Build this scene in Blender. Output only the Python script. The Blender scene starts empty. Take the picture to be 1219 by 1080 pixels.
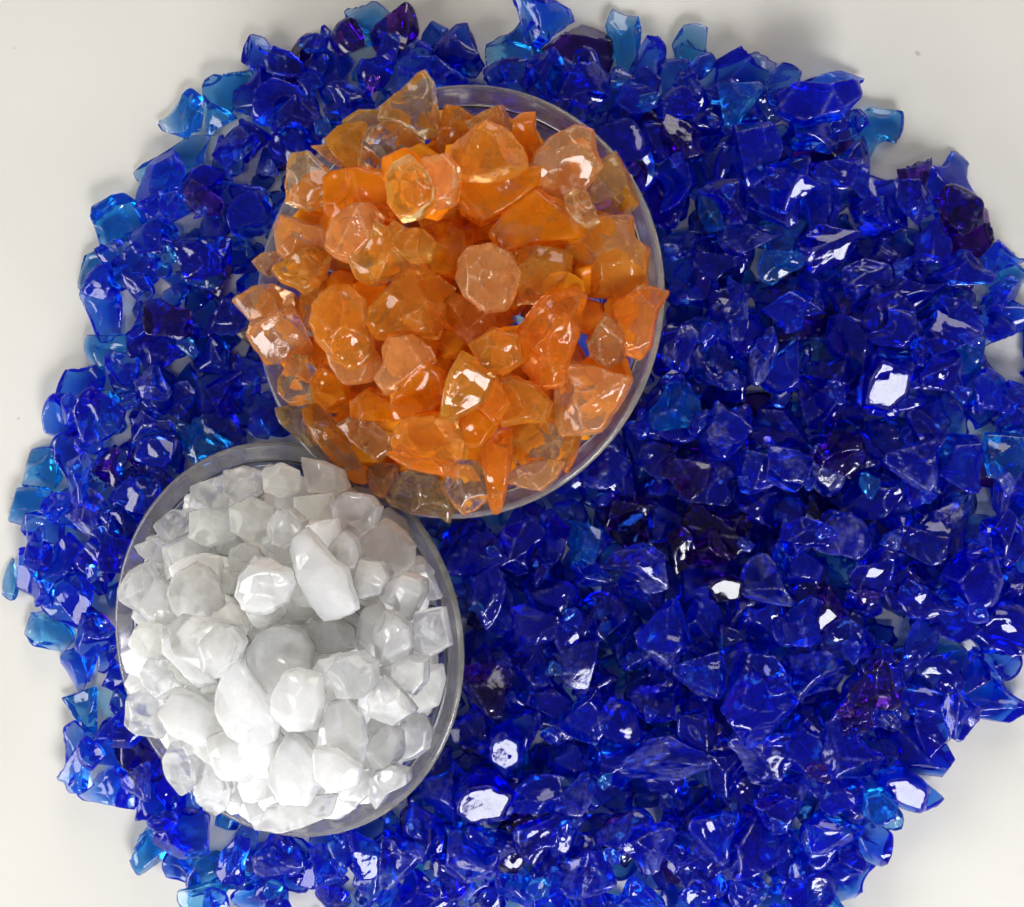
import bpy, math, random
import numpy as np
from mathutils import Vector, Matrix, Euler

# ------------------------------------------------------------------ camera
W, H = 1219, 1080                                   # pixels of the photograph, used to read positions off it
S = bpy.context.scene
TILT = math.radians(9.0)
DIST = 0.210
TGT = np.array([0.0, 0.0, 0.006])
CAM = TGT + DIST*np.array([math.sin(TILT), -0.02, math.cos(TILT)])
FW = (TGT-CAM)/np.linalg.norm(TGT-CAM)
RT = np.cross(FW, [0, 1, 0]); RT /= np.linalg.norm(RT)
UP = np.cross(RT, FW)
FPX = (W/2)/(0.076/DIST)
cd = bpy.data.cameras.new('camera'); cam = bpy.data.objects.new('camera', cd); S.collection.objects.link(cam)
cd.sensor_fit = 'HORIZONTAL'; cd.angle = 2*math.atan(W/2/FPX)
cd.clip_start = 0.005; cd.clip_end = 20
cam.matrix_world = Matrix(((RT[0], UP[0], -FW[0], CAM[0]), (RT[1], UP[1], -FW[1], CAM[1]), (RT[2], UP[2], -FW[2], CAM[2]), (0, 0, 0, 1)))
S.camera = cam

# ------------------------------------------------------------------ world and lamps (an indoor photograph: a pale room, a window, a tube lamp, two added fill lamps)
wd = bpy.data.worlds.new('World'); S.world = wd; wd.use_nodes = True
bgn = wd.node_tree.nodes['Background']
bgn.inputs['Color'].default_value = (1.0, 0.965, 0.91, 1); bgn.inputs['Strength'].default_value = 0.14

def area(name, loc, target, sx, sy, power, color):
    d = bpy.data.lights.new(name, 'AREA'); d.shape = 'RECTANGLE'; d.size = sx; d.size_y = sy; d.energy = power; d.color = color
    o = bpy.data.objects.new(name, d); S.collection.objects.link(o); o.location = loc
    o.rotation_euler = (Vector(target)-Vector(loc)).to_track_quat('-Z', 'Y').to_euler(); return o
area('window_light', (0.26, -0.54, 0.48), (0, -0.02, 0), 0.32, 0.24, 5.8, (0.97, 0.98, 1.0))
area('left_fill_light', (-0.60, -0.24, 0.33), (0, -0.02, 0), 0.44, 0.26, 3.7, (1.0, 0.98, 0.95))  # fill lamp added on the left to keep the light soft and bright
area('back_fill_light', (0.20, 0.64, 0.36), (0, 0, 0), 0.44, 0.26, 2.3, (1.0, 0.93, 0.82))  # warm fill lamp added behind the spill, an unseen source
area('tube_lamp', (0.05, -0.20, 0.80), (0, 0, 0), 0.12, 0.03, 0.5, (1.0, 0.98, 0.95))

S.view_settings.view_transform = 'Standard'; S.view_settings.look = 'None'
S.view_settings.exposure = 0.20; S.view_settings.gamma = 1.0
cy = S.cycles
cy.max_bounces = 13; cy.transmission_bounces = 13; cy.glossy_bounces = 6; cy.diffuse_bounces = 8; cy.transparent_max_bounces = 12
cy.volume_bounces = 0; cy.caustics_reflective = False; cy.caustics_refractive = True; cy.blur_glossy = 0.6
cy.sample_clamp_indirect = 6.0; cy.use_denoising = True; cy.use_adaptive_sampling = True; cy.adaptive_threshold = 0.07

# ------------------------------------------------------------------ materials
def nodes(name):
    m = bpy.data.materials.new(name); m.use_nodes = True; nt = m.node_tree; nt.nodes.clear(); return m, nt
def N(nt, t, **k):
    n = nt.nodes.new(t)
    for a, b in k.items():
        if a in n.inputs: n.inputs[a].default_value = b
        else: setattr(n, a, b)
    return n
def crystal_mat(name, absorb, density, tint, body, dust, rough=0.06, dustcol=(0.8, 0.8, 0.85), ior=1.44, bumpy=1.0, chips=0.30):
    """glassy gel: refracting surface with absorption inside, a little milky body, dusty frosted skin and chipped pale ridges"""
    m, nt = nodes(name); L = nt.links.new
    out = N(nt, 'ShaderNodeOutputMaterial')
    tc = N(nt, 'ShaderNodeTexCoord'); oi = N(nt, 'ShaderNodeObjectInfo')
    add = N(nt, 'ShaderNodeVectorMath', operation='ADD'); L(tc.outputs['Object'], add.inputs[0]); L(oi.outputs['Location'], add.inputs[1])
    n1 = N(nt, 'ShaderNodeTexNoise', Scale=360.0, Detail=2.5, Roughness=0.5); L(add.outputs[0], n1.inputs['Vector'])
    n2 = N(nt, 'ShaderNodeTexNoise', Scale=1900.0, Detail=3.0, Roughness=0.7); L(add.outputs[0], n2.inputs['Vector'])
    rg = N(nt, 'ShaderNodeAttribute', attribute_name='ridge')
    # roughness patches: some fractures are polished, some frosted
    rr = N(nt, 'ShaderNodeMapRange'); L(n1.outputs[0], rr.inputs[0]); rr.inputs[1].default_value = 0.42; rr.inputs[2].default_value = 0.68
    rr.inputs[3].default_value = rough*0.25; rr.inputs[4].default_value = rough*1.8
    bmp = N(nt, 'ShaderNodeBump', Strength=0.22*bumpy, Distance=0.00025); L(n2.outputs[0], bmp.inputs['Height'])
    bmp2 = N(nt, 'ShaderNodeBump', Strength=0.5*bumpy, Distance=0.0006); L(n1.outputs[0], bmp2.inputs['Height']); L(bmp.outputs[0], bmp2.inputs['Normal'])
    wq = N(nt, 'ShaderNodeVectorMath', operation='MULTIPLY_ADD'); L(n1.outputs['Color'], wq.inputs[0]); wq.inputs[1].default_value = (0.0016,)*3; L(add.outputs[0], wq.inputs[2])
    vo = N(nt, 'ShaderNodeTexVoronoi', Scale=430.0); L(wq.outputs[0], vo.inputs['Vector'])          # small chipped facets
    vs = N(nt, 'ShaderNodeVectorMath', operation='MULTIPLY_ADD'); L(vo.outputs['Color'], vs.inputs[0]); vs.inputs[1].default_value = (chips,)*3; vs.inputs[2].default_value = (-chips/2,)*3
    va2 = N(nt, 'ShaderNodeVectorMath', operation='ADD'); L(bmp2.outputs[0], va2.inputs[0]); L(vs.outputs[0], va2.inputs[1])
    vn = N(nt, 'ShaderNodeVectorMath', operation='NORMALIZE'); L(va2.outputs[0], vn.inputs[0])
    g = N(nt, 'ShaderNodeBsdfPrincipled'); g.inputs['Base Color'].default_value = (*tint, 1); g.inputs['Transmission Weight'].default_value = 1.0
    g.inputs['IOR'].default_value = ior; L(rr.outputs[0], g.inputs['Roughness']); L(vn.outputs[0], g.inputs['Normal'])
    # milky body
    tr = N(nt, 'ShaderNodeBsdfTranslucent'); tr.inputs['Color'].default_value = (*body[1], 1)
    df = N(nt, 'ShaderNodeBsdfDiffuse'); df.inputs['Color'].default_value = (*body[1], 1)
    mb = N(nt, 'ShaderNodeMixShader'); mb.inputs[0].default_value = body[2]; L(tr.outputs[0], mb.inputs[1]); L(df.outputs[0], mb.inputs[2])
    m1 = N(nt, 'ShaderNodeMixShader'); L(g.outputs[0], m1.inputs[1]); L(mb.outputs[0], m1.inputs[2])
    bm = N(nt, 'ShaderNodeMapRange'); L(n1.outputs[0], bm.inputs[0]); bm.inputs[1].default_value = 0.3; bm.inputs[2].default_value = 0.7
    bm.inputs[3].default_value = body[0]*0.85; bm.inputs[4].default_value = min(1, body[0]*1.15); L(bm.outputs[0], m1.inputs[0])
    # dust and chipped ridges
    dd = N(nt, 'ShaderNodeBsdfDiffuse'); dd.inputs['Color'].default_value = (*dustcol, 1)
    e1 = N(nt, 'ShaderNodeMapRange'); L(n2.outputs[0], e1.inputs[0]); e1.inputs[1].default_value = 0.40; e1.inputs[2].default_value = 0.66; e1.inputs[3].default_value = 0.1; e1.inputs[4].default_value = 1.0
    e2 = N(nt, 'ShaderNodeMath', operation='MULTIPLY'); L(rg.outputs['Fac'], e2.inputs[0]); L(e1.outputs[0], e2.inputs[1])
    e3 = N(nt, 'ShaderNodeMath', operation='MULTIPLY'); L(e2.outputs[0], e3.inputs[0]); e3.inputs[1].default_value = dust[0]
    p1 = N(nt, 'ShaderNodeMapRange'); L(n1.outputs[0], p1.inputs[0]); p1.inputs[1].default_value = 0.5; p1.inputs[2].default_value = 0.62; p1.inputs[3].default_value = 0.0; p1.inputs[4].default_value = dust[1]
    p2 = N(nt, 'ShaderNodeMath', operation='MULTIPLY'); L(p1.outputs[0], p2.inputs[0]); L(e1.outputs[0], p2.inputs[1])
    s = N(nt, 'ShaderNodeMath', operation='ADD', use_clamp=True); L(e3.outputs[0], s.inputs[0]); L(p2.outputs[0], s.inputs[1])
    m2 = N(nt, 'ShaderNodeMixShader'); L(s.outputs[0], m2.inputs[0]); L(m1.outputs[0], m2.inputs[1]); L(dd.outputs[0], m2.inputs[2])
    L(m2.outputs[0], out.inputs['Surface'])
    va = N(nt, 'ShaderNodeVolumeAbsorption'); va.inputs['Color'].default_value = (*absorb, 1); va.inputs['Density'].default_value = density
    L(va.outputs[0], out.inputs['Volume'])
    return m

DUSTB = (0.48, 0.50, 0.85)
BL = {  # blue gel: how much of the dye is in the piece
 'c': crystal_mat('blue_gel_pale', (0.0, 0.74, 0.97), 750, (1, 1, 1), (0.14, (0.0, 0.20, 1.0), 0.4), (0.25, 0.01), 0.035, DUSTB, bumpy=0.12, chips=0.19),
 'b': crystal_mat('blue_gel_royal', (0.0, 0.62, 0.98), 1100, (1, 1, 1), (0.20, (0.0, 0.012, 1.0), 0.4), (0.32, 0.008), 0.035, DUSTB, bumpy=0.12, chips=0.19),
 'n': crystal_mat('blue_gel_navy', (0.0, 0.48, 0.965), 1500, (1, 1, 1), (0.15, (0.0, 0.003, 0.80), 0.4), (0.34, 0.008), 0.035, DUSTB, bumpy=0.12, chips=0.19),
 'v': crystal_mat('blue_gel_violet', (0.55, 0.0, 0.85), 1400, (1, 1, 1), (0.10, (0.05, 0.0, 0.30), 0.3), (0.30, 0.008), 0.035, DUSTB, bumpy=0.12, chips=0.19),
 'g': crystal_mat('blue_gel_dusty', (0.0, 0.50, 0.965), 1300, (1, 1, 1), (0.15, (0.0, 0.012, 0.85), 0.4), (0.80, 0.12), 0.08, DUSTB, bumpy=0.6, chips=0.3),
}
OR = {
 'f': crystal_mat('orange_gel_brightened', (1.0, 0.64, 0.0), 120, (1, 1, 1), (0.78, (1.0, 0.42, 0.02), 0.65), (0.10, 0.0), 0.06, (1.0, 0.70, 0.42), bumpy=0.3),  # filler lumps: bright diffuse body put in to back-light the heap
 'e': crystal_mat('orange_gel_brightened_deep', (1.0, 0.56, 0.0), 120, (1, 1, 1), (0.78, (1.0, 0.33, 0.01), 0.65), (0.10, 0.0), 0.06, (1.0, 0.65, 0.38), bumpy=0.3),  # deeper filler, its body brightened likewise so the heap glows from beneath
 'o': crystal_mat('orange_gel', (1.0, 0.64, 0.0), 120, (1, 1, 1), (0.34, (1.0, 0.43, 0.04), 0.5), (0.22, 0.01), 0.045, (1.0, 0.70, 0.42), bumpy=0.22),
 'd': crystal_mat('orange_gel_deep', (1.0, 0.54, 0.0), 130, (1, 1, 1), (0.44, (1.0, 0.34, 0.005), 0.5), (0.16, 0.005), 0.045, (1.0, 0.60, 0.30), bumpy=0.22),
 'r': crystal_mat('orange_gel_red', (1.0, 0.52, 0.0), 150, (1, 1, 1), (0.38, (1.0, 0.32, 0.02), 0.5), (0.20, 0.01), 0.045, (1.0, 0.62, 0.38), bumpy=0.22),
 'a': crystal_mat('orange_gel_amber', (1.0, 0.72, 0.04), 100, (1, 1, 1), (0.24, (1.0, 0.52, 0.06), 0.5), (0.22, 0.01), 0.04, (1.0, 0.80, 0.48), bumpy=0.22),
 'p': crystal_mat('orange_gel_peach', (1.0, 0.68, 0.16), 80, (1, 1, 1), (0.32, (1.0, 0.50, 0.17), 0.5), (0.30, 0.02), 0.06, (1.0, 0.76, 0.54), bumpy=0.22),
 'c': crystal_mat('orange_gel_clear', (1.0, 0.80, 0.24), 70, (1, 1, 1), (0.13, (1.0, 0.62, 0.22), 0.5), (0.35, 0.02), 0.035, (1.0, 0.90, 0.72), bumpy=0.22),
}
def milky_mat(name, base, sss, trans, rough, scale=0.0022):
    """cloudy white gel: light scatters inside it, skin slightly glossy"""
    m, nt = nodes(name); L = nt.links.new; out = N(nt, 'ShaderNodeOutputMaterial')
    tc = N(nt, 'ShaderNodeTexCoord'); oi = N(nt, 'ShaderNodeObjectInfo')
    add = N(nt, 'ShaderNodeVectorMath', operation='ADD'); L(tc.outputs['Object'], add.inputs[0]); L(oi.outputs['Location'], add.inputs[1])
    n1 = N(nt, 'ShaderNodeTexNoise', Scale=260.0, Detail=4.0, Roughness=0.6); L(add.outputs[0], n1.inputs['Vector'])
    b = N(nt, 'ShaderNodeBsdfPrincipled'); b.inputs['Base Color'].default_value = (*base, 1)
    b.inputs['Subsurface Weight'].default_value = sss; b.inputs['Subsurface Radius'].default_value = (1.0, 1.0, 0.9); b.inputs['Subsurface Scale'].default_value = scale
    b.inputs['IOR'].default_value = 1.44; b.inputs['Roughness'].default_value = rough
    mr = N(nt, 'ShaderNodeMapRange'); L(n1.outputs[0], mr.inputs[0]); mr.inputs[1].default_value = 0.38; mr.inputs[2].default_value = 0.62; mr.inputs[3].default_value = trans*0.9; mr.inputs[4].default_value = min(1, trans*1.1)
    L(mr.outputs[0], b.inputs['Transmission Weight'])
    bp = N(nt, 'ShaderNodeBump', Strength=0.25, Distance=0.0006); L(n1.outputs[0], bp.inputs['Height'])
    vo = N(nt, 'ShaderNodeTexVoronoi', Scale=380.0); L(add.outputs[0], vo.inputs['Vector'])
    vs = N(nt, 'ShaderNodeVectorMath', operation='MULTIPLY_ADD'); L(vo.outputs['Color'], vs.inputs[0]); vs.inputs[1].default_value = (0.3,)*3; vs.inputs[2].default_value = (-0.15,)*3
    va2 = N(nt, 'ShaderNodeVectorMath', operation='ADD'); L(bp.outputs[0], va2.inputs[0]); L(vs.outputs[0], va2.inputs[1])
    vn = N(nt, 'ShaderNodeVectorMath', operation='NORMALIZE'); L(va2.outputs[0], vn.inputs[0]); L(vn.outputs[0], b.inputs['Normal'])
    L(b.outputs[0], out.inputs['Surface']); return m
WH = {
 'h': milky_mat('white_gel_brightened', (0.992, 0.994, 0.98), 1.0, 0.15, 0.16, 0.0045),  # filler lumps made more opaque to brighten the white heap from beneath
 'm': milky_mat('white_gel_milky', (0.992, 0.993, 0.975), 1.0, 0.60, 0.12, 0.0060),
 's': milky_mat('white_gel_snowy', (0.994, 0.996, 0.99), 1.0, 0.42, 0.13, 0.0055),
 'g': crystal_mat('white_gel_greyish', (0.98, 0.985, 0.97), 10, (1, 1, 1), (0.62, (0.985, 0.99, 0.97), 0.40), (0.35, 0.03), 0.10, (0.97, 0.975, 0.97), bumpy=0.3),
 'c': crystal_mat('white_gel_clear', (0.97, 0.98, 0.99), 10, (1, 1, 1), (0.32, (0.97, 0.98, 1.0), 0.40), (0.45, 0.03), 0.05, (0.96, 0.97, 0.98), bumpy=0.3),
}

def glass_mat():
    m, nt = nodes('watch_glass'); L = nt.links.new
    out = N(nt, 'ShaderNodeOutputMaterial'); tc = N(nt, 'ShaderNodeTexCoord')
    n1 = N(nt, 'ShaderNodeTexNoise', Scale=160.0, Detail=4.0); L(tc.outputs['Object'], n1.inputs['Vector'])
    g = N(nt, 'ShaderNodeBsdfPrincipled'); g.inputs['Base Color'].default_value = (0.97, 0.98, 0.98, 1); g.inputs['Transmission Weight'].default_value = 1.0
    g.inputs['IOR'].default_value = 1.5; g.inputs['Roughness'].default_value = 0.02
    d = N(nt, 'ShaderNodeBsdfDiffuse'); d.inputs['Color'].default_value = (0.75, 0.74, 0.78, 1)  # pale haze mixed into the glass, stands in for reflected light
    mr = N(nt, 'ShaderNodeMapRange'); L(n1.outputs[0], mr.inputs[0]); mr.inputs[1].default_value = 0.35; mr.inputs[2].default_value = 0.7; mr.inputs[3].default_value = 0.03; mr.inputs[4].default_value = 0.07
    mx = N(nt, 'ShaderNodeMixShader'); L(mr.outputs[0], mx.inputs[0]); L(g.outputs[0], mx.inputs[1]); L(d.outputs[0], mx.inputs[2])
    L(mx.outputs[0], out.inputs['Surface']); return m
def rim_mat():
    m, nt = nodes('ground_glass_rim'); L = nt.links.new
    out = N(nt, 'ShaderNodeOutputMaterial'); tc = N(nt, 'ShaderNodeTexCoord')
    n1 = N(nt, 'ShaderNodeTexNoise', Scale=500.0, Detail=5.0); L(tc.outputs['Object'], n1.inputs['Vector'])
    g = N(nt, 'ShaderNodeBsdfPrincipled'); g.inputs['Base Color'].default_value = (0.9, 0.9, 0.88, 1); g.inputs['Transmission Weight'].default_value = 1.0
    g.inputs['IOR'].default_value = 1.5; g.inputs['Roughness'].default_value = 0.12
    d = N(nt, 'ShaderNodeBsdfDiffuse'); d.inputs['Color'].default_value = (0.60, 0.57, 0.52, 1)
    mr = N(nt, 'ShaderNodeMapRange'); L(n1.outputs[0], mr.inputs[0]); mr.inputs[1].default_value = 0.3; mr.inputs[2].default_value = 0.7; mr.inputs[3].default_value = 0.14; mr.inputs[4].default_value = 0.24
    mx = N(nt, 'ShaderNodeMixShader'); L(mr.outputs[0], mx.inputs[0]); L(g.outputs[0], mx.inputs[1]); L(d.outputs[0], mx.inputs[2])
    L(mx.outputs[0], out.inputs['Surface']); return m
def table_mat():
    m, nt = nodes('white_laminate'); L = nt.links.new
    out = N(nt, 'ShaderNodeOutputMaterial'); tc = N(nt, 'ShaderNodeTexCoord')
    n1 = N(nt, 'ShaderNodeTexNoise', Scale=14.0, Detail=3.0, Roughness=0.5); L(tc.outputs['Object'], n1.inputs['Vector'])
    n2 = N(nt, 'ShaderNodeTexNoise', Scale=900.0, Detail=3.0); L(tc.outputs['Object'], n2.inputs['Vector'])
    cr = N(nt, 'ShaderNodeValToRGB'); L(n1.outputs[0], cr.inputs[0])
    cr.color_ramp.elements[0].position = 0.3; cr.color_ramp.elements[0].color = (0.565, 0.550, 0.512, 1)
    cr.color_ramp.elements[1].position = 0.7; cr.color_ramp.elements[1].color = (0.625, 0.612, 0.58, 1)
    n3 = N(nt, 'ShaderNodeTexNoise', Scale=260.0, Detail=1.0); L(tc.outputs['Object'], n3.inputs['Vector'])
    sp = N(nt, 'ShaderNodeMapRange'); L(n3.outputs[0], sp.inputs[0]); sp.inputs[1].default_value = 0.775; sp.inputs[2].default_value = 0.80; sp.inputs[3].default_value = 0.0; sp.inputs[4].default_value = 0.45
    ms = N(nt, 'ShaderNodeMix', data_type='RGBA'); L(sp.outputs[0], ms.inputs[0]); L(cr.outputs[0], ms.inputs[6]); ms.inputs[7].default_value = (0.22, 0.20, 0.17, 1)
    b = N(nt, 'ShaderNodeBsdfPrincipled'); L(ms.outputs[2], b.inputs['Base Color']); b.inputs['Roughness'].default_value = 0.32
    bp = N(nt, 'ShaderNodeBump', Strength=0.08, Distance=0.0003); L(n2.outputs[0], bp.inputs['Height']); L(bp.outputs[0], b.inputs['Normal'])
    L(b.outputs[0], out.inputs['Surface']); return m
GLASS, RIM, TABLE = glass_mat(), rim_mat(), table_mat()

# ------------------------------------------------------------------ helpers
def ico(level):
    t = (1+5**.5)/2
    v = [(-1, t, 0), (1, t, 0), (-1, -t, 0), (1, -t, 0), (0, -1, t), (0, 1, t), (0, -1, -t), (0, 1, -t), (t, 0, -1), (t, 0, 1), (-t, 0, -1), (-t, 0, 1)]
    v = [np.array(a)/np.linalg.norm(a) for a in v]
    f = [(0, 11, 5), (0, 5, 1), (0, 1, 7), (0, 7, 10), (0, 10, 11), (1, 5, 9), (5, 11, 4), (11, 10, 2), (10, 7, 6), (7, 1, 8), (3, 9, 4), (3, 4, 2), (3, 2, 6), (3, 6, 8), (3, 8, 9), (4, 9, 5), (2, 4, 11), (6, 2, 10), (8, 6, 7), (9, 8, 1)]
    for _ in range(level):
        mid = {}; nf = []
        def mp(a, b):
            k = (min(a, b), max(a, b))
            if k not in mid:
                p = v[a]+v[b]; v.append(p/np.linalg.norm(p)); mid[k] = len(v)-1
            return mid[k]
        for a, b, c in f:
            x, y, z = mp(a, b), mp(b, c), mp(c, a); nf += [(a, x, z), (b, y, x), (c, z, y), (x, y, z)]
        f = nf
    return np.array(v), np.array(f, dtype=np.int32)
ICO = {3: ico(3), 4: ico(4)}
def mesh_from(name, V, F, mats, ridge=None, midx=None):
    me = bpy.data.meshes.new(name)
    me.vertices.add(len(V)); me.vertices.foreach_set('co', np.asarray(V, np.float32).ravel())
    me.loops.add(len(F)*3); me.loops.foreach_set('vertex_index', np.asarray(F, np.int32).ravel())
    me.polygons.add(len(F)); me.polygons.foreach_set('loop_start', np.arange(0, len(F)*3, 3, dtype=np.int32))
    if ridge is not None:
        a = me.attributes.new('ridge', 'FLOAT', 'POINT'); a.data.foreach_set('value', np.asarray(ridge, np.float32))
    for m in mats: me.materials.append(m)
    if midx is not None: me.polygons.foreach_set('material_index', np.asarray(midx, np.int32))
    me.update(calc_edges=True); me.shade_smooth(); return me

def unit(v): v = np.asarray(v, float); return v/np.linalg.norm(v)
def soft_radius(cands, p):
    R = np.stack(cands); R = np.where(R > 0, R, 1e9); R = np.minimum(R, 1e3)
    s = np.sort(R, axis=0); gap = (s[1]-s[0])/s[0]
    r = (np.sum(R**-p, axis=0))**(-1/p)
    return r, np.exp(-gap/0.012)
def wobble(U, rng, amp, f0=3, n=10):
    w = np.zeros(len(U))
    for i in range(n):
        f = f0*(1.0+i*0.75); w += np.sin(U@(unit(rng.normal(size=3))*f)+rng.uniform(0, 6.3))/(1+i*0.7)
    return 1+amp*w/2
def facets(U, rng, n, lo, hi):
    c = []; used = []
    while len(c) < n:
        d = unit(rng.normal(size=3))
        if any(d@q > 0.86 for q in used): continue
        used.append(d); c.append(rng.uniform(lo, hi)/np.maximum(U@d, 1e-6)*np.where(U@d > 1e-6, 1, 1e3))
    return c
def scoop(U, C, Rs):
    b = U@C; n = math.sqrt(C@C); disc = b*b-(C@C-Rs*Rs)
    T = math.sqrt(n*n-Rs*Rs); ang = np.arccos(np.clip(b/n, -1, 1)); a0 = math.asin(Rs/n)      # the scoop runs out in a flare, not in a fin
    return np.where((disc > 0) & (b > 0), b-np.sqrt(np.maximum(disc, 0)), T*(1+3.5*np.maximum(ang-a0, 0)**0.9))
def gel(seed, level, nf=None, flat=None):
    """broken gel lump: planes, shell-like scooped fractures, worn ridges, faint ripples; unit size"""
    rng = np.random.default_rng(seed); U = ICO[level][0]
    n = nf or rng.integers(5, 9)
    c = facets(U, rng, n, 0.55, 1.0)
    c.append(np.full(len(U), 1.5))
    for _ in range(rng.integers(2, 5)):
        d = unit(rng.normal(size=3)); Rs = rng.uniform(0.9, 2.2); c.append(scoop(U, d*(Rs+rng.uniform(0.42, 0.7)), Rs))
    r, rd = soft_radius(c, rng.uniform(60, 120))
    r = r*wobble(U, rng, 0.014, 4, 8)
    if rng.random() < 0.0:                              # ribbed fracture
        d = unit(rng.normal(size=3)); m = np.clip((U@d-0.3)*3, 0, 1); a = unit(np.cross(d, rng.normal(size=3)))
        r = r*(1+0.006*m*np.sin((U@a)*r*rng.uniform(22, 34)))
    V = U*r[:, None]
    e = (V.max(0)-V.min(0))/2; V = (V-(V.max(0)+V.min(0))/2)/e
    return V, rd
def slab(seed, level, poly, t, ribs=False, hn=None):
    """lump whose outline seen from above is the polygon poly (metres, around its centroid), t thick"""
    rng = np.random.default_rng(seed); U = ICO[level][0]
    P = np.asarray(poly); A = np.arctan2(P[:, 1], P[:, 0]); phi = np.arctan2(U[:, 1], U[:, 0])
    rho = np.full(len(U), 0.0)
    for i in range(len(P)):                              # star-shaped outline
        a, b = P[i], P[(i+1) % len(P)]; d = b-a
        ux, uy = np.cos(phi), np.sin(phi); den = ux*d[1]-uy*d[0]
        den = np.where(np.abs(den) < 1e-12, 1e-12, den)
        k = (a[0]*d[1]-a[1]*d[0])/den; w = (a[0]*uy-a[1]*ux)/den
        rho = np.where((k > 0) & (w >= -1e-6) & (w <= 1+1e-6), np.maximum(rho, k), rho)
    rho = np.where(rho <= 0, np.median(np.hypot(P[:, 0], P[:, 1])), rho)
    jag = rng.uniform(-1, 1, 40); jag = jag*(rng.random(40) < 0.45)          # irregular nicks along the outline
    rho = rho*(1+0.035*np.interp((phi+math.pi)/6.28319*40, np.arange(41), np.append(jag, jag[0])))
    ch = np.hypot(U[:, 0], U[:, 1]); sh = U[:, 2]
    z0 = rng.uniform(-0.25, 0.25)
    kt, kb = rng.uniform(0.1, 0.6), rng.uniform(0.1, 0.5)
    c = [rho/np.maximum(ch+np.where(sh > 0, kt*sh, -kb*sh)*rho/t*0.8, 1e-6)]
    size = np.hypot(P[:, 0], P[:, 1]).mean()
    for sgn, k in ((1, rng.integers(4, 8)), (-1, 3)):
        for j in range(k):
            az = rng.uniform(0, 6.28); el = rng.uniform(0.15, 0.95) if j else rng.uniform(0, 0.3)
            d = np.array([math.cos(az)*math.sin(el), math.sin(az)*math.sin(el), sgn*math.cos(el)])
            dist = t*rng.uniform(0.38, 0.55)*math.cos(el)+size*math.sin(el)*rng.uniform(0.45, 0.9)
            if hn is not None and sgn > 0:
                if j == 0: d = unit(hn); dist = t*0.50
                else: dist += t*0.25
            x = U@d; c.append(np.where(x > 1e-6, dist/np.maximum(x, 1e-6), 1e3))
    for _s in range(0 if hn is not None else rng.integers(0, 3)):
        az = rng.uniform(0, 6.28); el = rng.uniform(0.2, 1.1); d = np.array([math.cos(az)*math.sin(el), math.sin(az)*math.sin(el), math.cos(el)])
        Rs = size*rng.uniform(0.9, 1.8); c.append(scoop(U, d*(Rs+t*0.36+size*0.3*math.sin(el)), Rs))
    c = [np.minimum(x, 1.0)*1000 for x in c]
    c.append(np.full(len(U), 40.0))
    r, rd = soft_radius(c, 110)
    r = r*wobble(U, rng, 0.014 if hn is None else 0.003, 5, 8)
    if ribs:
        m = np.clip(U[:, 2]*3, 0, 1); r = r*(1+0.02*m*np.sin(U[:, 0]*r/1.1*1.9+seed))
    return U*(r/1000)[:, None], rd

WINDOW = np.array([0.26, -0.54, 0.48])
def half_vector(p):
    return unit(unit(WINDOW-p)+unit(CAM-p))
# pixel <-> place
def place(u, v, z):
    d = FW+RT*((u-W/2)/FPX)-UP*((v-H/2)/FPX); k = (z-CAM[2])/d[2]; return CAM+d*k
# height field used to let every lump come to rest on what lies under it
CELL = 0.0003; X0, Y0 = -0.105, -0.100; NX, NY = 720, 680
HF = np.zeros((NY, NX)); IDM = np.full((NY, NX), -1, int)
def raster(V):
    ix = ((V[:, 0]-X0)/CELL).astype(int); iy = ((V[:, 1]-Y0)/CELL).astype(int)
    ok = (ix >= 0) & (ix < NX) & (iy >= 0) & (iy < NY); ix, iy, z = ix[ok], iy[ok], V[ok, 2]
    if len(ix) == 0: return None
    x0, y0 = ix.min(), iy.min(); w, h = ix.max()-x0+1, iy.max()-y0+1
    top = np.full(w*h, -9.0); bot = np.full(w*h, 9.0); k = (iy-y0)*w+(ix-x0)
    np.maximum.at(top, k, z); np.minimum.at(bot, k, z)
    return x0, y0, top.reshape(h, w), bot.reshape(h, w)
def drop(V, pid, q=95, commit=True, zmin=0.0, fixed=None):
    r = raster(V)
    if r is None: return 0.0
    x0, y0, top, bot = r; h, w = top.shape; sub = HF[y0:y0+h, x0:x0+w]; m = top > -8
    z = max(np.percentile((sub-bot)[m], q), zmin-bot[m].min())
    if fixed is not None: z = fixed
    if commit:
        nt = top+z; up = m & (nt > sub); sub[up] = nt[up]; IDM[y0:y0+h, x0:x0+w][up] = pid
    return z
def set_props(o, label=None, cat=None, group=None, kind=None):
    if label: o['label'] = label
    if cat: o['category'] = cat
    if group: o['group'] = group
    if kind: o['kind'] = kind
UNIT = 0.003                                            # size the shared blue meshes are stored at
F4 = ICO[4][1]; F3 = ICO[3][1]

# ------------------------------------------------------------------ the table
n = 48; xs = np.linspace(-0.6, 0.6, n+1)
gx, gy = np.meshgrid(xs, xs); V = np.stack([gx.ravel(), gy.ravel(), np.zeros(gx.size)], 1)
q = np.arange(n*(n+1)).reshape(n, n+1)[:, :-1].ravel()
Ft = np.concatenate([np.stack([q, q+1, q+n+2], 1), np.stack([q, q+n+2, q+n+1], 1)])
tb = bpy.data.objects.new('tabletop', mesh_from('tabletop', V, Ft, [TABLE])); S.collection.objects.link(tb); set_props(tb, kind='structure')

# ------------------------------------------------------------------ blue gel
PROTO = [(gel(100+i, 4), gel(100+i, 3)) for i in range(44)]
PMESH = [mesh_from('blue_crystal', p[0][0]*UNIT, F4, [BL['b']], p[0][1]) for p in PROTO]
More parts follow.
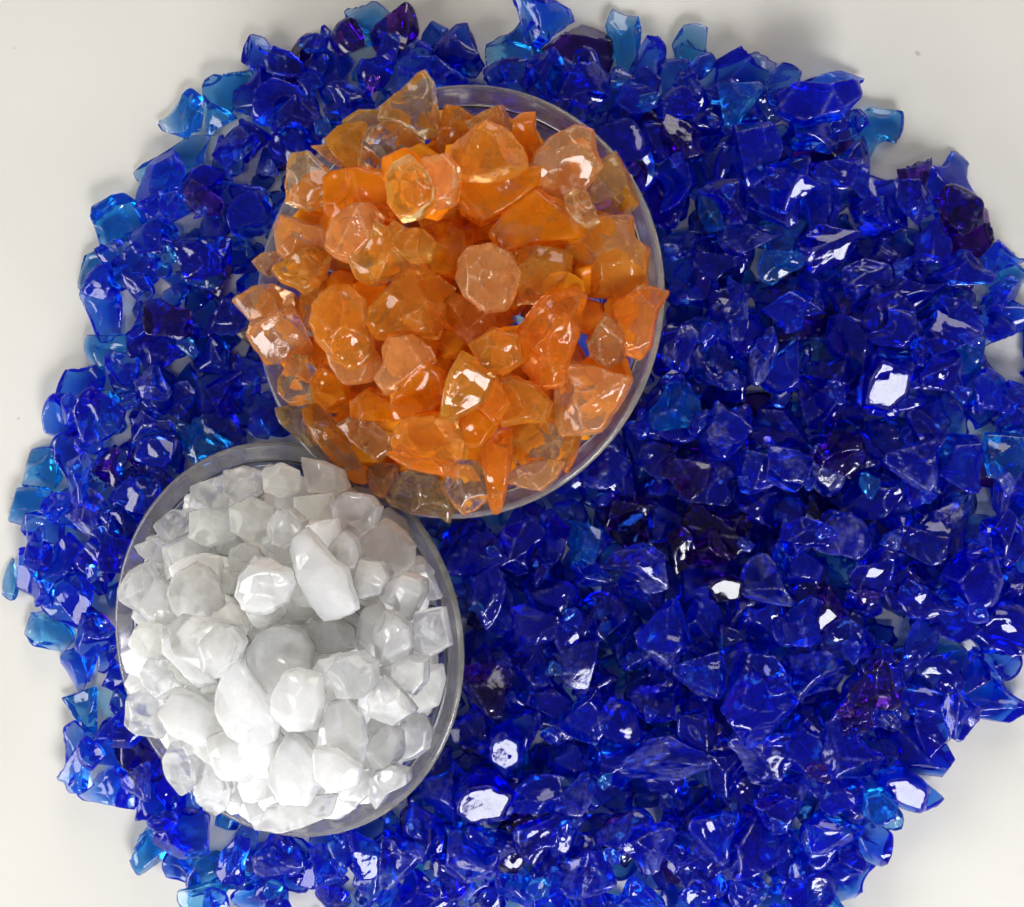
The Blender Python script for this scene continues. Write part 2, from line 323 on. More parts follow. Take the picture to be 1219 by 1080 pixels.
# (x, y, width, height, angle, dye) read from the photograph: the outline of the spill and the lumps that stand out
EDGE = [(218,135,50,54,0,'c'),(268,103,44,56,70,'c'),(262,142,40,34,0,'c'),(316,70,50,36,-30,'n'),(358,68,44,54,80,'v'),(303,112,46,62,80,'n'),(292,160,50,46,0,'n'),
 (395,72,44,62,70,'b'),(436,30,52,46,0,'c'),(474,44,56,56,30,'v'),(517,50,30,48,90,'b'),(548,66,56,64,60,'n'),(612,58,60,76,80,'c'),(645,27,66,54,-10,'b'),
 (690,52,74,56,-30,'v'),(741,52,38,74,85,'c'),(770,84,36,66,80,'b'),(655,96,64,58,0,'b'),(722,116,58,44,20,'b'),(820,66,36,62,85,'c'),(800,100,44,54,60,'b'),
 (882,86,100,50,0,'b'),(976,120,98,48,18,'b'),(1045,164,50,60,85,'c'),(977,180,92,60,24,'v'),(1052,236,74,86,60,'g'),(1126,217,68,74,80,'b'),(1156,292,56,80,75,'v'),
 (1196,330,48,50,0,'c'),(1198,375,60,42,-10,'b'),(905,176,60,66,70,'n'),(850,146,74,66,0,'n'),(767,148,50,56,90,'v'),(985,238,84,50,10,'g'),(1075,300,60,50,0,'n'),
 (1168,470,62,62,40,'b'),(1204,487,46,46,0,'g'),(1188,562,84,42,-5,'v'),(1206,606,58,60,60,'b'),(1125,610,66,60,0,'n'),(1165,668,66,50,10,'g'),(1205,672,50,56,90,'b'),
 (1180,738,80,84,0,'b'),(1176,824,90,56,-10,'b'),(1108,786,78,34,0,'c'),(1095,836,68,62,0,'b'),(1082,890,96,66,-35,'n'),(1080,938,74,46,-30,'b'),(1042,962,56,46,0,'c'),
 (1008,975,44,46,60,'c'),(970,1022,104,54,8,'b'),(1008,1048,68,46,20,'b'),(925,1062,66,50,0,'b'),(985,1082,60,40,0,'c'),(868,1072,56,50,0,'n'),
 (205,190,88,40,12,'c'),(190,222,70,60,20,'b'),(243,222,56,60,0,'n'),(143,262,56,54,0,'c'),(118,322,62,46,25,'c'),(160,318,50,56,0,'b'),(122,372,46,62,85,'b'),(130,418,60,40,-10,'c'),
 (97,460,44,58,70,'b'),(74,496,42,50,80,'b'),(118,492,46,56,0,'c'),(50,558,46,44,0,'c'),(86,545,44,62,85,'n'),(38,602,56,40,0,'c'),(52,628,46,34,0,'b'),(90,608,50,60,0,'b'),(16,690,20,42,85,'c'),
 (40,684,42,56,80,'b'),(76,664,58,48,10,'b'),(118,680,50,56,0,'n'),(56,752,52,40,-40,'c'),(84,722,60,46,0,'b'),(92,790,44,60,85,'b'),(100,838,52,44,-20,'c'),(96,880,48,40,20,'b'),
 (92,916,40,54,85,'b'),(136,884,60,52,0,'b'),(130,936,66,44,0,'b'),(168,900,56,56,0,'v'),(190,945,60,70,80,'b'),(185,1008,46,64,80,'c'),(218,1030,44,42,0,'b'),(262,1038,70,46,20,'c'),
 (246,1066,60,34,10,'c'),(310,1062,60,44,0,'b'),(225,985,60,56,0,'n')]
STAR = [(1052,464,62,60,60,'b'),(600,896,44,56,60,'b'),(577,952,72,58,-5,'g'),(634,948,70,46,10,'b'),(790,904,112,56,6,'g'),(915,906,92,62,0,'g'),(755,680,78,62,10,'g'),
 (688,786,64,72,50,'g'),(866,506,60,60,0,'g'),(906,424,36,72,80,'g'),(578,708,50,82,80,'b'),(478,1026,54,66,85,'g'),(966,802,78,60,25,'g'),(905,842,82,84,30,'b'),(770,1010,68,58,0,'g'),
 (893,284,76,46,-5,'g'),(944,372,60,46,30,'b'),(750,612,66,48,10,'v'),(1000,540,60,56,0,'v'),(872,378,40,60,80,'g'),(940,558,56,54,0,'g'),(585,815,60,80,-60,'v'),(695,850,66,66,0,'b'),
 (1005,640,60,60,60,'g'),(820,655,60,60,0,'v'),(805,484,66,62,0,'c'),(715,560,70,50,20,'g'),(790,745,62,68,0,'b'),(845,650,44,50,0,'v'),(915,690,66,64,0,'g'),(655,640,50,60,60,'n'),
 (960,640,50,60,0,'n'),(745,215,50,44,0,'v'),(860,240,56,60,0,'n'),(1090,560,66,62,10,'g'),(950,740,60,60,0,'b'),(1010,760,64,50,0,'n'),(820,570,60,50,0,'v'),(240,235,50,46,0,'v'),(355,150,60,60,40,'n'),
 (180,455,46,44,0,'g'),(200,380,60,50,0,'v'),(178,512,44,46,60,'g'),(130,560,56,44,30,'v'),(1130,395,70,56,0,'n'),(1060,390,60,46,0,'n'),(740,860,60,50,-20,'g'),(560,1020,70,60,0,'g'),(640,740,60,50,0,'n'),
 (1040,815,56,60,0,'v'),(1010,890,70,80,0,'n'),(850,1000,60,60,0,'b'),(700,1040,70,50,20,'g'),(385,1030,56,50,0,'b'),(330,1015,60,56,0,'g')]
AREA = [(205,170),(330,60),(420,25),(500,35),(590,55),(650,12),(700,35),(760,55),(820,55),(920,85),(1000,115),(1040,180),(1120,205),(1170,270),(1219,330),(1260,420),(1260,760),(1200,800),(1150,860),(1095,930),(1045,985),(1025,1060),(1010,1120),
 (240,1120),(250,1040),(190,1010),(175,950),(110,930),(90,860),(85,800),(55,740),(35,690),(35,610),(60,520),(85,450),(110,390),(115,320),(150,250),(170,210)]
GAPS = [(1203,430,36,28),(1168,515,28,26),(1167,598,22,26),(1140,772,30,14),(1068,755,16,22),(80,640,26,10),(1150,350,10,10),(1100,260,10,10),(970,640,0,0),(905,612,14,12),(955,455,10,14),(1042,500,10,30),(240,130,8,14),(300,145,10,8),(930,700,6,6),(680,80,6,14),(1005,255,8,8)]
rnd = random.Random(5)
def inside(x, y, P):
    c = False; j = len(P)-1
    for i in range(len(P)):
        if (P[i][1] > y) != (P[j][1] > y) and x < (P[j][0]-P[i][0])*(y-P[i][1])/(P[j][1]-P[i][1])+P[i][0]: c = not c
        j = i
    return c
def in_ell(x, y, c, a, b): return ((x-c[0])/a)**2+((y-c[1])/b)**2 < 1
BLUES = []                                               # dicts: proto, matrix, dye, hand-read index
def add_blue(u, v, w, h, ang, dye, q=93, tag=None, thick=None, tries=5):
    if tag == 'edge': w, h = w*1.12, h*1.12
    best = None; z = 0.004
    for k in range(tries):
        pi = rnd.randrange(len(PROTO)); V = PROTO[pi][0][0]
        for it in range(2):
            c = place(u, v, z); mm = np.linalg.norm(c-CAM)/FPX
            t = (thick or rnd.uniform(0.45, 0.72)*min(w, h)*0.5)*mm if it == 0 else t
            lw, lh = w*mm/2, h*mm/2
            if it == 0:
                tilt = Euler((rnd.uniform(-.3, .3), rnd.uniform(-.3, .3), 0)).to_matrix()
                Rz = Matrix.Rotation(math.radians(ang if ang not in (80, 85, 90) or True else 0), 3, 'Z')
                fl = -1 if rnd.random() < .5 else 1
            # w is the horizontal and h the vertical extent; the long axis follows the angle
            big, small = max(lw, lh), min(lw, lh)
            M = np.array(tilt)@np.array(Rz)@np.diag([big, small*fl, t*fl])
            P = V@M.T+np.array([c[0], c[1], 0])
            z0 = drop(P, 0, q, commit=False); z = z0
        key = z0+P[:, 2].max()*0.6
        if best is None or key < best[0]: best = (key, pi, M, c, P, z0)
    _, pi, M, c, P, z0 = best
    drop(P, len(BLUES), q)
    BLUES.append(dict(p=pi, M=M, t=(c[0], c[1], z0), dye=dye, tag=tag, px=(u, v), size=max(w, h), asp=max(w, h)/min(w, h), seen=0))
def dart(spacing, n, test, rs):
    pts = []; tries = 0
    while len(pts) < n and tries < n*60:
        tries += 1; x, y = rs.uniform(0, 1260), rs.uniform(0, 1110)
        if not test(x, y): continue
        if any((x-a)**2+(y-b)**2 < spacing**2 for a, b in pts): continue
        pts.append((x, y))
    return pts
def gap_free(x, y, m=8): return not any(a and in_ell(x, y, (gx_, gy_), a+m, b+m) for gx_, gy_, a, b in GAPS)
def far_in(x, y, d): return all(inside(x+d*math.cos(a), y+d*math.sin(a), AREA) for a in np.linspace(0, 6.28, 9))
DYES = 'bbbbbnnnnnvgcbnb'
OC, WC = (547, 360), (344, 765)
under = lambda x, y, k=1.0: in_ell(x, y, OC, 235*k, 252*k) or in_ell(x, y, WC, 202*k, 230*k)
for e in EDGE: add_blue(*e, tag='edge')
base = dart(30, 1500, lambda x, y: far_in(x, y, 8) and gap_free(x, y), rnd)
base = [(x, y) for x, y in base if not any(abs(x-e[0]) < e[2]*.34 and abs(y-e[1]) < e[3]*.34 for e in EDGE)]
for x, y in base:
    s = rnd.uniform(40, 62) if x > 480 else rnd.uniform(36, 56)
    add_blue(x, y, s, s*rnd.uniform(.65, .95), rnd.uniform(0, 180), rnd.choice(DYES), 92)

# ------------------------------------------------------------------ the two watch glasses
def lathe(name, prof, mat, closed=False, seg=160):
    V = []; F = []
    n = len(prof)
    t = np.linspace(0, 2*math.pi, seg, endpoint=False)
    for r, z in prof: V.append(np.stack([max(r, 1e-6)*np.cos(t), max(r, 1e-6)*np.sin(t), np.full(seg, z)], 1))
    V = np.concatenate(V)
    m = n if closed else n-1
    for i in range(m):
        a = i*seg+np.arange(seg); b = i*seg+(np.arange(seg)+1) % seg; j = (i+1) % n; c = j*seg+np.arange(seg); d = j*seg+(np.arange(seg)+1) % seg
        F += [np.stack([a, c, b], 1), np.stack([b, c, d], 1)]
    return mesh_from(name, V, np.concatenate(F), [mat])
def dish(px_c, z, nx, ny, label, depth, R0):
    cen = np.array([px_c[0], px_c[1], z]); nrm = unit([nx, ny, 1]); ex = unit(np.cross([0, 1, 0], nrm)); ey = np.cross(nrm, ex)
    M = np.stack([ex, ey, nrm], 1)
    root = bpy.data.objects.new('watch_glass', None); S.collection.objects.link(root); root.empty_display_size = 0.01
    root.matrix_world = Matrix([[*M[0], cen[0]], [*M[1], cen[1]], [*M[2], cen[2]], [0, 0, 0, 1]])
    set_props(root, label, 'watch glass', 'watch glasses on the blue crystals')
    w = 0.0018; Rc = (R0*R0+depth*depth)/(2*depth); th = 0.0010
    am = math.asin((R0-w)/Rc); a2 = math.asin(R0/Rc)
    cap = lambda r, a: (r*math.sin(a), Rc-r*math.cos(a)-depth)
    pr = [cap(Rc, am*i/26) for i in range(27)]+[cap(Rc+th, am*i/26) for i in range(26, -1, -1)]
    bo = bpy.data.objects.new('bowl', lathe('bowl', pr, GLASS)); S.collection.objects.link(bo); bo.parent = root
    am += 0.0004
    pr = [cap(Rc-0.00006, am+(a2-am)*i/8) for i in range(9)]
    pr += [cap(Rc+th/2-(th/2+.00012)*math.cos(q_), a2+0.012*math.sin(q_)) for q_ in np.linspace(0.3, math.pi-0.3, 7)]
    pr += [cap(Rc+th+0.00006, a2+(am-a2)*i/8) for i in range(9)]
    ri = bpy.data.objects.new('rim', lathe('rim', pr, RIM, closed=True)); S.collection.objects.link(ri); ri.parent = root
    return dict(cen=cen, M=M, depth=depth, R=R0)
def dish_field(D, commit=True):
    """inner surface of the glass as height field (with a low wall at the rim)"""
    Rc = (D['R']**2+D['depth']**2)/(2*D['depth'])
    X = X0+(np.arange(NX)+.5)*CELL; Y = Y0+(np.arange(NY)+.5)*CELL; gx_, gy_ = np.meshgrid(X, Y)
    cs = D['cen']+D['M'][:, 2]*(Rc-D['depth'])
    rr = (gx_-cs[0])**2+(gy_-cs[1])**2; zi = cs[2]-np.sqrt(np.maximum(Rc*Rc-rr, 0))
    P = np.stack([gx_-D['cen'][0], gy_-D['cen'][1], zi-D['cen'][2]], -1)@D['M']
    m = (np.hypot(P[..., 0], P[..., 1]) < D['R']-.0005) & (rr < Rc*Rc)
    return m, zi
WD = dish((-0.03345, -0.02756), 0.0130, -0.2237, -0.0913, 'smaller looking clear watch glass full of milky white crystals', 0.0070, 0.0284)
OD = dish((-0.00633, 0.02090), 0.0210, -0.1615, 0.0037, 'clear watch glass heaped with orange crystals, its edge over the other glass', 0.0080, 0.0293)
def sink_blues(D, th=0.0014):
    """nothing blue may pass through the glass: lower the lumps under it"""
    m, zi = dish_field(D); out = 0
    for b in BLUES:
        V = PROTO[b['p']][1][0]@b['M'].T+np.array(b['t'])
        ix = np.clip(((V[:, 0]-X0)/CELL).astype(int), 0, NX-1); iy = np.clip(((V[:, 1]-Y0)/CELL).astype(int), 0, NY-1)
        k = m[iy, ix]
        if not k.any(): continue
        over = (V[k, 2]-(zi[iy, ix][k]-th)).max()
        if over > 0:
            room = V[:, 2].min(); x, y, z = b['t']
            if room < over:
                f = max(0.35, 1-(over-room)/(V[:, 2].max()-V[:, 2].min())); b['M'] = np.diag([1, 1, f])@b['M']; V2 = PROTO[b['p']][1][0]@b['M'].T
                z = -V2[:, 2].min(); 
            else: z -= over
            b['t'] = (x, y, z)
sink_blues(WD); sink_blues(OD)
mW, zW = dish_field(WD); mO, zO = dish_field(OD)
# second and third blue layers, only beside the glasses
HB = HF.copy(); HF[mW] = np.maximum(HF[mW], zW[mW]); HF[mO] = np.maximum(HF[mO], zO[mO])
def layer(spacing, inset, n, q, sz):
    pts = dart(spacing, n, lambda x, y: far_in(x, y, inset) and gap_free(x, y, 12) and not under(x, y, 1.085), rnd)
    for x, y in pts:
        s = rnd.uniform(*sz)*(1.0 if x > 480 else 0.88)
        add_blue(x, y, s, s*rnd.uniform(.62, .95), rnd.uniform(0, 180), rnd.choice(DYES), q)
layer(42, 46, 500, 88, (46, 76))
layer(56, 95, 260, 86, (52, 82))
for e in STAR: add_blue(*e, q=84, tag='star', tries=8)
layer(60, 60, 90, 86, (20, 34))
for i, c_ in zip(*np.unique(IDM[IDM >= 0], return_counts=True)):
    BLUES[i]['seen'] = c_
hid = mO | mW
for i, c_ in zip(*np.unique(IDM[(IDM >= 0) & hid], return_counts=True)):
    BLUES[i]['seen'] = max(0, BLUES[i]['seen']-c_)

# ------------------------------------------------------------------ orange and white gel in the glasses
GLINT = [  # big flat facets that mirror the window
 ('n', 'blue crystal with a square white mirror-like facet, upper right', [(1045,425),(1062,432),(1085,446),(1078,470),(1058,488),(1028,482),(1030,452)]),
 ('b', 'blue crystal with a bent white glint, right of the white heap', [(585,870),(605,860),(622,880),(620,905),(603,916),(584,905)]),
 ('n', 'blue crystal with a wide white highlight on a pale facet, bottom middle', [(545,945),(560,925),(590,925),(612,945),(598,972),(562,978),(542,965)]),
 ('b', 'blue crystal with a pale lit end on the lower right edge', [(1048,920),(1075,915),(1105,938),(1100,965),(1070,955),(1045,940)]),
 ('c', 'cyan crystal at the lower right edge beside the blue one with the pale lit end', [(1030,945),(1050,940),(1068,955),(1065,975),(1045,982),(1028,970)]),
 ('b', 'elongated blue crystal lying slanted on the upper right edge of the spill', [(925,115),(945,100),(985,105),(1018,95),(1022,115),(1000,140),(955,148),(930,135)]),
 ('v', 'small dark crystal with a tiny white spark in the middle of the right side', [(838,690),(862,685),(885,692),(880,712),(855,716)]),
]
SPECIAL = []
for j, (dye, label, poly) in enumerate(GLINT):
    poly = np.array(poly, float); cu = poly.mean(0); z = 0.012
    for it in range(3):
        P3 = np.array([place(a, b, z) for a, b in poly]); c3 = place(cu[0], cu[1], z)
        V, rd = slab(7000+j, 4, (P3-c3)[:, :2]*1.1, 0.0050, False, None if 'upper right edge' in label or 'cyan' in label else half_vector(c3))
        z = drop(V+np.array([c3[0], c3[1], 0]), 0, 80, commit=False)
    drop(V+np.array([c3[0], c3[1], 0]), 9000+j, 80)
    o = bpy.data.objects.new('blue_crystal', mesh_from('blue_crystal', V, F4, [BL[dye]], rd)); S.collection.objects.link(o)
    o.location = (c3[0], c3[1], z); set_props(o, label, 'crystal', 'blue crystals spilled on the table')
for b in BLUES: b['seen'] = 0
for i, c_ in zip(*np.unique(IDM[(IDM >= 0) & (IDM < 9000) & ~hid], return_counts=True)): BLUES[i]['seen'] = c_
ORANGE = [  # bottom of the heap first: (dye, label, outline in photograph pixels)
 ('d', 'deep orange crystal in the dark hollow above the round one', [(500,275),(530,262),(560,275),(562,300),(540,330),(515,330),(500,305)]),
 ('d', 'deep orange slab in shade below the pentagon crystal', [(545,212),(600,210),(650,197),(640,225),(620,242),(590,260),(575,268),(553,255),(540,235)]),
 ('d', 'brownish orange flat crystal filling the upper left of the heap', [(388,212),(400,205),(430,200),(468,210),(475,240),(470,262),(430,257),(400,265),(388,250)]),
 ('d', 'upright deep orange crystal by the top right rim', [(612,145),(622,135),(637,137),(637,155),(642,170),(640,187),(625,184),(612,165)]),
 ('o', 'orange block at the top rim left of the clear crumb', [(532,128),(548,130),(563,140),(545,165),(530,182),(523,172)]),
 ('c', 'clear glittering crumb behind the orange pentagon crystal at top', [(558,150),(570,140),(585,133),(598,127),(604,140),(605,158),(590,166),(565,160)]),
 ('d', 'long slanting deep orange crystal right of centre under the square one', [(585,277),(600,255),(640,225),(665,240),(700,258),(692,287),(640,292),(600,302)]),
 ('p', 'small peach block between the amber and pentagon crystals', [(503,190),(530,185),(545,200),(541,240),(520,247),(506,225)]),
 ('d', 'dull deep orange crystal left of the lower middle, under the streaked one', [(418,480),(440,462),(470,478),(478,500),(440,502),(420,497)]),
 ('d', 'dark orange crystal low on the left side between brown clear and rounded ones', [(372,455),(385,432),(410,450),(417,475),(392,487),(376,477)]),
 ('c', 'brownish see-through crystal by the left rim above the cream tipped flake', [(333,455),(350,424),(368,425),(383,460),(377,478),(347,482),(335,470)]),
 ('r', 'red orange wedge filling the gap at the lower right of the heap', [(675,505),(688,508),(692,520),(685,545),(675,562),(666,545)]),
 ('a', 'olive amber flat crystal at the lower right near the rim', [(628,492),(650,480),(680,490),(690,512),(683,535),(660,562),(650,547),(617,557),(605,542),(612,512)]),
 ('p', 'pinkish thin crystal at the lower right rim beside the long spike', [(600,572),(620,555),(655,548),(672,550),(660,570),(645,584),(620,579)]),
 ('o', 'broad square orange crystal by the right rim', [(680,275),(700,265),(740,262),(751,262),(753,285),(768,297),(766,320),(768,345),(740,350),(700,347),(678,325)]),
 ('o', 'orange crystal right of the round one with a slanting lower edge', [(610,302),(640,293),(678,300),(678,330),(660,350),(640,358),(612,362),(600,330)]),
 ('p', 'pointed peach crystal sticking out over the left rim', [(301,312),(315,301),(333,299),(332,315),(320,329),(308,322)]),
 ('p', 'peach crystal with a dark hollow by the upper left rim', [(328,270),(335,257),(360,263),(390,275),(391,295),(370,302),(345,312),(331,300)]),
 ('c', 'thin clear flake, the leftmost piece of the orange heap', [(276,377),(284,371),(297,390),(308,421),(290,405),(278,392)]),
 ('p', 'peach crystal over the left rim above the clear square one', [(279,359),(305,342),(325,340),(347,350),(346,368),(330,379),(302,384),(294,375)]),
 ('o', 'orange crystal inside the left half under the amber angular one', [(360,345),(385,335),(398,350),(378,372),(372,395),(362,385)]),
 ('a', 'dark amber knob with a lit notch just left of the hollow', [(463,275),(470,263),(488,275),(505,275),(520,290),(511,310),(490,312),(475,300)]),
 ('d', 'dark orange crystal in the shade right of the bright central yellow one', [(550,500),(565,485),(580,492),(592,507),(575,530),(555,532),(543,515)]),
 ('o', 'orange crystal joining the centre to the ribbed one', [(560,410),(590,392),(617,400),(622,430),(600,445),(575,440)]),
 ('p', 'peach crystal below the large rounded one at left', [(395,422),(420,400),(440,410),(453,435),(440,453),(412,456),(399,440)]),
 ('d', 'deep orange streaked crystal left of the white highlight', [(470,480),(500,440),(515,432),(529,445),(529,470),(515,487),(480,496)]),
 ('o', 'orange crystal with a wavy top right of the bright yellow one', [(583,457),(610,447),(640,460),(656,480),(650,502),(625,502),(600,507),(579,482)]),
 ('r', 'small pinkish red crystal between the yellow and wavy ones', [(592,450),(606,480),(590,507),(573,487)]),
 ('c', 'pale olive see-through crystal in front of the ribbed one', [(700,410),(720,375),(738,388),(746,405),(739,430),(725,438),(705,426)]),
 ('r', 'red tipped crystal pointing out over the right rim', [(795,349),(785,365),(779,382),(776,410),(762,426),(745,420),(738,390),(730,365),(755,350),(775,344)]),
 ('a', 'amber yellow crystal with a bright lower tip under the clear cluster', [(470,195),(487,187),(505,205),(516,225),(515,240),(495,259),(480,261),(468,246),(464,215)]),
 ('a', 'brown amber crystal behind the yellow one at the upper left rim', [(409,147),(430,132),(455,132),(457,150),(430,161),(408,158)]),
 ('o', 'thin orange splinter pointing left over the upper left rim', [(371,175),(393,173),(402,186),(416,205),(400,197),(385,186)]),
 ('a', 'bright amber faceted crystal on the upper left rim', [(393,172),(408,155),(435,150),(432,185),(430,206),(420,204),(404,190)]),
 ('c', 'clear amber crystal hanging below the glassy spire', [(440,160),(460,147),(480,150),(501,165),(490,185),(478,196),(460,200),(452,209),(436,194),(435,175)]),
 ('c', 'clear glassy spire, the topmost piece of the orange heap', [(505,86),(515,100),(522,140),(526,160),(500,163),(478,150),(452,143),(455,128),(480,110),(497,91)]),
 ('c', 'pale square crystal standing alone on the upper left rim', [(350,187),(370,183),(380,195),(397,210),(394,226),(378,243),(365,249),(343,241),(343,220)]),
 ('o', 'large orange pentagon crystal below the top rim', [(540,175),(580,147),(600,155),(622,178),(625,196),(610,207),(575,214),(548,211),(536,196)]),
 ('c', 'clear crumb wedged between two blocks at the upper right', [(674,236),(685,228),(700,231),(713,262),(700,271),(685,263),(675,250)]),
 ('a', 'amber block with a pale window leaning on the upper right rim', [(732,184),(745,205),(760,243),(735,256),(715,263),(700,240),(700,205)]),
 ('p', 'big peach crystal with a thin upright highlight at the upper right', [(640,185),(655,168),(685,153),(704,158),(706,180),(713,197),(700,215),(680,233),(660,236),(645,223),(633,205)]),
 ('p', 'rough peach crystal with glints left of the yellow one', [(392,280),(398,263),(425,243),(440,243),(456,262),(446,285),(421,313),(400,306),(391,295)]),
 ('a', 'amber angular crystal over the left side with a pale centre', [(325,320),(345,310),(365,297),(388,290),(392,310),(386,330),(364,350),(350,341),(335,336)]),
 ('a', 'bright yellow orange crystal upper left of the centre', [(418,305),(440,290),(452,270),(466,275),(471,295),(489,317),(465,331),(445,339),(424,330)]),
 ('p', 'clear peach square crystal with a white glint on the left rim', [(300,385),(318,380),(345,366),(359,390),(369,420),(345,426),(318,432),(305,415),(296,400)]),
 ('o', 'large rounded orange crystal in the left half', [(371,385),(375,360),(395,343),(415,343),(432,360),(434,385),(442,400),(446,420),(420,441),(398,426),(379,405)]),
 ('r', 'pinkish crystal in the very centre under the round one', [(530,363),(545,352),(570,358),(600,365),(612,382),(590,393),(570,401),(561,413),(545,396),(530,376)]),
 ('o', 'bright orange square crystal with glints left of the centre', [(441,367),(470,335),(498,314),(520,325),(539,341),(531,370),(521,401),(485,403),(450,403),(439,385)]),
 ('p', 'round orange disc-like crystal in the centre of the heap', [(547,312),(560,297),(585,292),(606,303),(618,325),(613,346),(603,366),(580,370),(555,352),(544,332)]),
 ('r', 'bright orange ribbed crystal right of the centre', [(620,390),(640,362),(655,350),(685,345),(698,355),(690,375),(688,400),(676,430),(671,455),(645,463),(620,450),(611,420)]),
 ('p', 'peach orange crystal with a notched top below the square one', [(457,415),(465,402),(490,400),(510,415),(516,430),(505,441),(490,453),(460,471),(447,450),(460,435)]),
 ('a', 'light yellow crystal in the lower middle with a white highlight', [(538,440),(550,420),(560,425),(575,438),(591,450),(584,475),(560,488),(540,501),(525,496),(530,465)]),
 ('p', 'pale peach clear slab by the lower right rim', [(664,445),(680,435),(710,440),(752,453),(741,475),(723,500),(715,513),(668,518),(661,490)]),
 ('c', 'cream tipped clear flake on the lower left rim', [(332,487),(345,484),(362,485),(369,510),(377,537),(355,521),(338,504)]),
 ('c', 'brown leaf shaped clear crystal at the lower left', [(405,508),(420,499),(445,503),(465,520),(463,536),(450,546),(430,531),(414,516)]),
 ('p', 'small peach crystal over the rim where the two glasses meet', [(437,562),(450,550),(475,555),(469,575),(456,593),(445,586)]),
 ('o', 'bright orange curved slice along the lower left rim', [(361,490),(372,475),(384,485),(397,500),(422,530),(439,560),(440,577),(420,573),(394,546),(374,520)]),
 ('a', 'broad translucent amber crystal at the lower middle', [(474,510),(490,497),(520,497),(546,505),(554,525),(551,546),(525,551),(490,549),(469,530)]),
 ('r', 'red orange boat shaped crystal under the broad amber one', [(463,542),(480,530),(500,545),(520,545),(539,555),(535,566),(510,563),(485,556)]),
 ('c', 'clear pale yellow crystal with white glints on the bottom rim', [(460,591),(475,570),(490,560),(515,562),(531,580),(538,605),(532,622),(521,612),(490,609),(469,602)]),
 ('c', 'clear cube-like crystal with a yellow lit edge on the bottom rim', [(534,560),(550,548),(566,550),(581,570),(584,590),(566,606),(552,613),(540,600),(530,580)]),
 ('r', 'long red orange spike hanging over the bottom rim', [(576,530),(595,512),(610,511),(609,540),(603,580),(593,618),(583,616),(582,580),(578,555)]),
]
